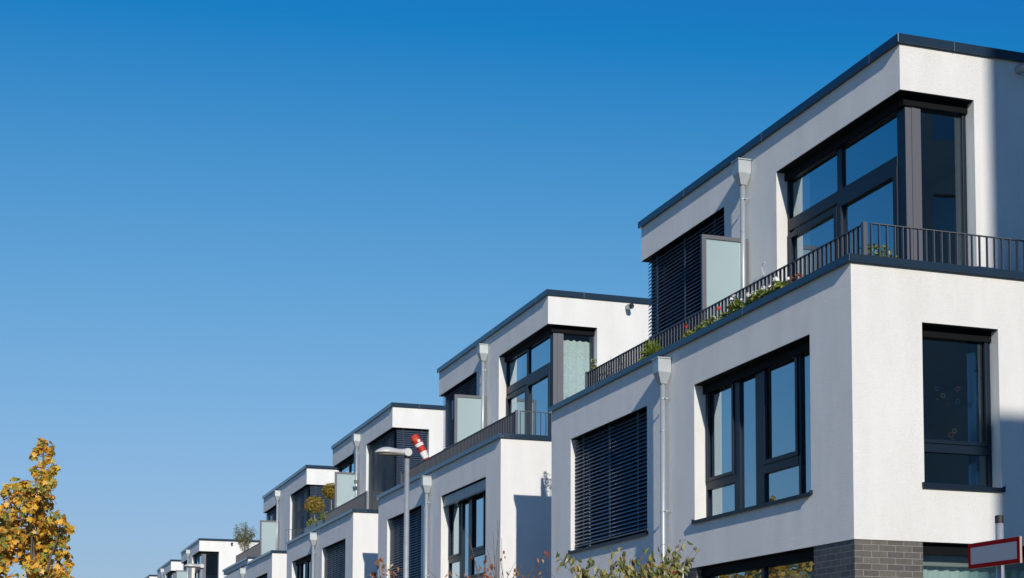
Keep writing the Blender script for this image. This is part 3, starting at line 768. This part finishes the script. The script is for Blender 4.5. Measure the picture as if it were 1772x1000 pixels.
t=thing('boxwood_bush','small round yellow-green bush behind the corner post of the nearest terrace','plant',h1.location+Vector((.98,.98,TZ))); potbox(t,.4,.4,.45,'terracotta'); foliage(t,0,.33,.33,.27,.70,900,'green_leaf',.05,seed=30,shell=.5)
def ball_tree(h,x,y,zc,r,label,seed,m='photinia_leaf',n=1500,size=.07,zs=.85):
    t=thing('ball_tree',label,'potted tree',h.location+Vector((x,y,TZ)),'clipped ball trees on the terrace')
    potbox(t,.4,.4,.42); random.seed(seed); mb=MB()
    mb.tube([(0,0,.4),(.01,0,(zc-TZ)*.6),(0,0,zc-TZ)],[.022,.018,.014],8)
    for i in range(9):
        a=random.uniform(0,6.28); mb.tube([(0,0,zc-TZ-r*.75),(math.cos(a)*r*.5,math.sin(a)*r*.5,zc-TZ+random.uniform(-.2,.5)*r)],[.010,.004],5,cap=False)
    mb.build('trunk','pale_bark',t); foliage(t,0,r,r,r*zs,zc-TZ,n,m,size,seed=seed,name='crown'); return t
ball_tree(h3,.95,11.0,8.84,.41,'left one of two ball-shaped trees with orange-green leaves on the third terrace',31)
ball_tree(h3,1.05,8.4,9.06,.36,'right one of two ball-shaped trees, partly behind the frosted screen',32)
for k,(y,lb) in enumerate(((7.6,'dark glossy planter box beside the end of the third railing'),(8.8,'middle one of three dark glossy planter boxes with low shrubs on the third terrace'),(9.9,'far left dark planter box of the third terrace'))):
    t=thing('planter_box',lb,'planter',h3.location+Vector((.66,y,TZ)),'planter boxes on the third terrace'); 
    mb=MB(); mb.hexa([(-.16,-.5,0),(.16,-.5,0),(.16,.5,0),(-.16,.5,0),(-.2,-.54,.92),(.2,-.54,.92),(.2,.54,.92),(-.2,.54,.92)]); mb.build('planter','pot_dark',t,bevel=.015)
    foliage(t,0,.22,.5,.22,1.05 if k!=1 else .95,260 if k!=1 else 110,'green_leaf',.07,seed=40+k)
t=thing('bushy_shrub','loose grey-green shrub with thin leaves above the fourth terrace railing','shrub',h4.location+Vector((.85,13.0,TZ+.1))); potbox(t,.55,.55,.5)
random.seed(50); mb=MB(); lf=MB()
mb.tube([(0,0,.4),(.02,.02,1.0),(0,0,1.7)],[.035,.03,.02],8)
for i in range(46):
    a=random.uniform(0,6.283); el=random.uniform(-.35,1.5); r_=random.uniform(.55,1.0)*.66; b0=Vector((0,0,random.uniform(1.3,2.0))); d=Vector((math.cos(a)*math.cos(el),math.sin(a)*math.cos(el),math.sin(el)*1.05)); e=Vector((0,0,2.25))+d*r_
    mb.tube([b0,(b0+e)/2+Vector((0,0,.05)),e],[.010,.006,.003],4,cap=False)
    for j in range(46):
        s_=random.uniform(.25,1.05); q=b0.lerp(e,s_)+Vector([random.gauss(0,.05) for _ in range(3)]); lf.leaf(q,random.uniform(.05,.09),Vector([random.gauss(0,1) for _ in range(3)]),'oval',.35)
mb.build('stem','bark',t); lf.build('foliage','olive_leaf',t)

# ------------------------------------------------------------------ windsock on the second terrace
t=thing('windsock','red and white striped windsock shaped like a fish, on the second house terrace','windsock',h2.location+Vector((.95,9.35,TZ)))
mb=MB(); mb.tube([(0,0,0),(0,0,1.15),(-.02,.02,1.28)],.011,8); mb.build('pole','pale_bark',t)
a0,a1=Vector((-.03,-.05,1.15)),Vector((-.44,.12,1.94)); N=22; segs=[(0,.20,'windsock_red'),(.20,.40,'windsock_white'),(.40,.58,'windsock_red'),(.58,.70,'windsock_white'),(.70,1.0,'windsock_red')]
axis=(a1-a0); dn=axis.normalized(); e1=dn.orthogonal().normalized(); e2=dn.cross(e1)
for s0,s1,mm in segs:
    mb=MB(); ks=[]
    for i in range(5):
        s_=s0+(s1-s0)*i/4; rr_=.085+.055*s_; rr_*= 1-.25*max(0,(s_-.93)/.07)
        c=a0+axis*s_+Vector((0,0,-.02*math.sin(s_*9))); k=len(mb.v); ks.append(k)
        for j in range(N):
            an=2*math.pi*j/N; q=rr_*(1+.07*math.sin(an*5+s_*20)); mb.v.append(tuple(c+(e1*math.cos(an)+e2*math.sin(an))*q))
    for i in range(4):
        for j in range(N): mb.f.append((ks[i]+j,ks[i]+(j+1)%N,ks[i+1]+(j+1)%N,ks[i+1]+j)); mb.uv.append(None)
    mb.build('stripe' if s1<1 else 'mouth',mm,t,smooth=True)
mb=MB(); c=a0+axis*.80+Vector((.02,-.13,-.0)); d=Vector((.1,-1,-.1)).normalized()
mb.tube([c,c+d*.012],.042,14); mb.build('eye','windsock_white',t)
mb=MB()
for i in range(7): 
    q=a0+axis*(.86+.03*(i%3))+Vector((-.09+.02*i,-.135+.004*abs(i-2),-.05+.012*(i//3))); mb.tube([q,q+d*.02],.008,6)
mb.build('scale_dot','windsock_yellow',t)
# small red flag by the brick at street level
t=thing('small_flag','small red and yellow cloth flag hanging from a white rod at the brick wall','flag',h1.location+Vector((-.12,5.02,0)))
mb=MB(); mb.tube([(0,-.02,2.7),(0,-.02,3.64)],.012,8); mb.build('rod','windsock_white',t)
def cloth(y0,y1,z0,z1,m,nm):
    mb=MB(); n=8
    for i in range(n+1):
        for z in (z0,z1): mb.v.append((.02*math.sin(i*1.3+z),y0+(y1-y0)*i/n,z))
    for i in range(n): mb.f.append((2*i,2*i+2,2*i+3,2*i+1)); mb.uv.append(None)
    mb.build(nm,m,t,smooth=True)
cloth(.09,.42,2.9,3.62,'flag_red','cloth'); cloth(.02,.09,2.9,3.62,'flag_yellow','cloth_edge')
# wall hook wire near the upper downpipe
mb=MB(); X=1.5; mb.tube([(X,5.25,8.62),(X-.05,5.23,8.74),(X-.04,5.2,8.80),(X-.06,5.12,8.80)],.006,6); tag(mb.build('wall_hook','windsock_white',loc=h1.location),'small white wire hook sticking out of the upper wall right of the downpipe','hook')
mb=MB(); mb.box((-.14,-.05,-.05),(0,.05,.05)); mb.box((-.15,-.06,.04),(-.03,.06,.065)); mb.tube([(0,0,0),(.01,0,0)],.06,12); tag(mb.build('wall_lamp','rail_metal',loc=h3.location+Vector((1.36,5.35,9.0))),'small dark box lamp on the upper wall of the third house by its downpipe','lamp')

# ------------------------------------------------------------------ trees
def limb(mb,a,b,r0,r1,n=4,wob=.04,sides=6):
    a,b=Vector(a),Vector(b); L=(b-a).length; pts=[]
    for i in range(n+1):
        s_=i/n; w_=wob*L*math.sin(math.pi*s_); pts.append(a.lerp(b,s_)+Vector([random.gauss(0,w_*.5) for _ in range(3)]))
    mb.tube(pts,[r0+(r1-r0)*i/n for i in range(n+1)],sides,cap=False); return pts
# maple
random.seed(77); base=Vector((.85,31.0,0)); t=thing('maple_tree','golden yellow autumn maple with a narrow pointed top at the left edge','tree',base)
S=1/87.
def W(px,py,dy=0): return Vector(((px-75)*S-.05,dy,6.60-(py-757)*S))
blobs=[(72,768,9),(82,778,11),(70,782,9),(88,788,8),(64,792,9),(84,797,9),(74,806,6),(78,822,6),(92,816,8),(98,811,5),(62,820,8),(84,832,11),(68,832,8),(78,845,12),(92,842,6),(86,858,9),(66,855,15),(48,850,13),(32,845,12),(20,850,8),(16,862,7),(40,865,17),(60,872,18),(24,876,10),(82,874,13),(91,866,5),(48,893,20),(74,893,17),(28,897,12),(12,890,9),(2,898,11),(-14,905,16),(18,912,18),(44,916,22),(72,914,20),(100,900,13),(112,895,6),(96,915,14),(116,910,8),(30,935,22),(8,932,20),(-16,930,20),(60,938,24),(88,936,20),(112,930,12),(122,916,5),(104,950,16),(74,960,24),(22,958,18),(-4,962,22),(-28,955,24),(118,956,7),(122,975,7),(92,978,20),(66,984,18),(110,992,14),(20,982,13),(2,992,20),(40,958,14),(50,968,10),(-30,985,26)]
z=1010
while z<1290:
    for px in (-40,-8,22,50,80,108): blobs.append((px+random.uniform(-8,8),z,26))
    z+=38
lf=MB(); tr=MB()
tr.tube([(0.05,0,0),(.02,0,1.6),(-.05,0,3.2),(-.18,.02,4.3)],[.11,.09,.075,.05],10)
leaders=[((-.18,.02,4.3),W(76,768),.045,.006),((-.05,0,3.2),W(20,850,.3),.045,.006),((-.05,0,3.4),W(108,905,-.2),.04,.006),((-.03,0,2.8),W(-20,930,.1),.045,.006),((-.05,0,3.3),W(48,850,-.3),.035,.006),((-.03,0,2.9),W(112,960,.3),.03,.006)]
paths=[limb(tr,a,b,r0,r1,7,.03) for a,b,r0,r1 in leaders]
nodes=[p for q in paths for p in q]
def addleaves(C0,r,k,size,kind,asp=.5,drop=0.,up=.55):
    for i in range(k):
        while True:
            p=Vector([random.uniform(-1,1) for _ in range(3)])
            if p.length<1: break
        lf.leaf(C0+p*r,size*random.uniform(.6,1.25),p*.6+Vector((random.gauss(0,.6),random.gauss(-.25,.6),random.gauss(0,.5)+up)),kind,asp)
for px,py,r in blobs:
    rr_=r*S; dy=random.uniform(-1,1)*(.12 if py<840 else .45); c=W(px,py,dy)
    nd=min(nodes,key=lambda q:(q-c).length+ (0.5 if q.z>c.z else 0)); limb(tr,nd,c,.010,.003,3,.05,5)
    for _ in range(2): 
        e=c+Vector([random.uniform(-1,1)*rr_ for _ in range(3)]); limb(tr,c,e,.004,.002,2,.05,4)
    addleaves(c,rr_*1.05,int(10+r*r*.135*(1 if py<1000 else .5)),.118,'maple')
    if py>=840 and py<1010: # leaves through the depth of the crown
        addleaves(c+Vector((random.uniform(-.1,.1),random.uniform(.3,.8),0)),rr_,int(r*r*.05),.118,'maple')
tr.build('trunk','bark',t,smooth=True); lf.build('crown','maple_leaf',t)
for loc,rz,lb in (((-5.0,50,0),2.1,'autumn maple across the road, mirrored in the ground-floor window, the nearer of two'),((-8.5,60,0),4.0,'autumn maple across the road, mirrored in the ground-floor window, the farther of two')):
    c=t.copy(); C.objects.link(c); c.location=loc; c.rotation_euler=(0,0,rz); c.scale=(1.6,1.6,1.35); c['label']=lb
    for ch in list(t.children):
        d=ch.copy(); C.objects.link(d); d.parent=c
# small trees in the front gardens
def at(x,y,d):
    q=fw+r2*((x-886)/2680.78)-u2*((y-1002.305)/2680.78); return q*d+Vector((0,0,1.6))
def sprig_tree(name,label,d,base_px,tips,m,leafsz,per,seed,ztrunk=2.2,crown=None,kind='oval',asp=.45,bark='twig_bark',fork=1.9,droop=.05,tr_r=.03,off=0.,kmul=1.):
    """crown of drooping sprays; tips give where each spray ends, as measured at the tree's own distance"""
    global lf
    random.seed(seed); b=at(base_px,1000,d); base=Vector((b.x,b.y,0)); t=thing(name,label,'tree',base)
    mb=MB(); lf=MB()
    mb.tube([(0,0,0),(.02,0,fork*.5),(0,0,fork)],[tr_r*1.5,tr_r*1.2,tr_r],8)
    for (px,py,k) in tips:
        k=int(k*kmul)
        e=at(px,py,d+random.uniform(-off,off))-base
        s0=Vector((e.x*.12,e.y*.12,fork+random.uniform(-.1,.5)*min(.4,e.z-fork)))
        mid_=s0.lerp(e,.6)+Vector((random.uniform(-.08,.08),random.uniform(-.08,.08),.10)); 
        pts=[Vector((0,0,fork-.05)),s0,mid_,e]
        mb.tube(pts,[.014,.010,.005,.0018],5,cap=False)
        seg=(e-mid_)
        for j in range(k):
            s_=random.uniform(0,1)**.6; q=mid_.lerp(e,s_); sd=Vector([random.gauss(0,1),random.gauss(0,1),random.gauss(-.1,.7)]).normalized()*random.uniform(.03,.14)
            if j%3==0: mb.tube([q,q+sd],[.002,.0012],4,cap=False)
            nrm=Vector((random.gauss(0,.7),random.gauss(-.4,.7),random.gauss(0,.5)+.2)); hg=Vector((random.gauss(0,.45),random.gauss(0,.45),-1))+seg.normalized()*.35; lf.leaf(q+sd*.6+hg.normalized()*leafsz*.35,leafsz*random.uniform(.65,1.15),nrm,kind,asp,hang=hg)
    mb.build('trunk',bark,t,smooth=True); lf.build('crown',m,t); return t
tips=[(966,962,5),(975,955,9),(988,962,14),(1002,972,18),(1022,965,10),(1012,985,22),(1040,985,24),(1060,975,16),(1052,940,6),(1075,948,7),(1074,960,14),(1085,972,26),(1098,968,20),(1095,985,30),(1118,985,26),(1110,955,6),(1130,945,10),(1128,965,20),(1150,975,26),(1160,950,22),(1175,945,22),(1190,962,14),(1185,932,5),(1205,945,9),(1212,950,5),(1170,965,16),(1140,990,26),(1165,990,14),(1178,995,12),(1060,995,26),(1000,1000,20),(1030,1003,24),(1080,1005,26),(1110,1010,26),(1150,1012,26),(1185,1015,16),(985,1010,14),(1205,1012,4),(943,983,2)]
tips+= [(random.Random(i).uniform(970,1190),1020+i*4,22) for i in range(16)]
sprig_tree('cherry_tree','small leafy garden tree with yellow-green leaves in front of the nearest house','' and 0 or 20.3,1085,tips,'cherry_leaf',.108,1,91,fork=2.0,kmul=1.15)
tips=[(932,985,1),(945,952,2),(930,972,2),(900,975,2),(937,985,4),(905,990,3),(880,990,3),(860,1000,4),(892,972,2),(870,984,1),(861,900,0),(853,918,0),(868,930,2),(866,888,0),(865,965,1),(843,950,3),(850,975,3),(840,985,3),(828,975,4),(826,998,8),(808,985,4),(850,998,8),(855,1002,8),(775,988,3),(790,995,2),(812,925,1),(806,915,0),(740,985,0),(895,1002,5),(880,1006,6),(820,1010,8),(935,1000,3),(838,1012,8)]
sprig_tree('bare_tree','nearly bare young tree with a few brown leaves between the first and second house','' and 0 or 21.5,862,tips,'dry_leaf',.085,1,92,fork=2.2,asp=.5,kmul=1.7)
tips=[(655,968,9),(664,968,10),(676,975,9),(648,985,12),(690,978,6),(646,997,12),(690,995,5),(660,998,7),(640,1004,9),(700,1000,4),(670,1008,8)]
sprig_tree('russet_tree','small russet-leaved treetop at the bottom edge left of the lamp pole','' and 0 or 27,662,tips,'dry_leaf',.095,1,93,fork=2.4,tr_r=.025)
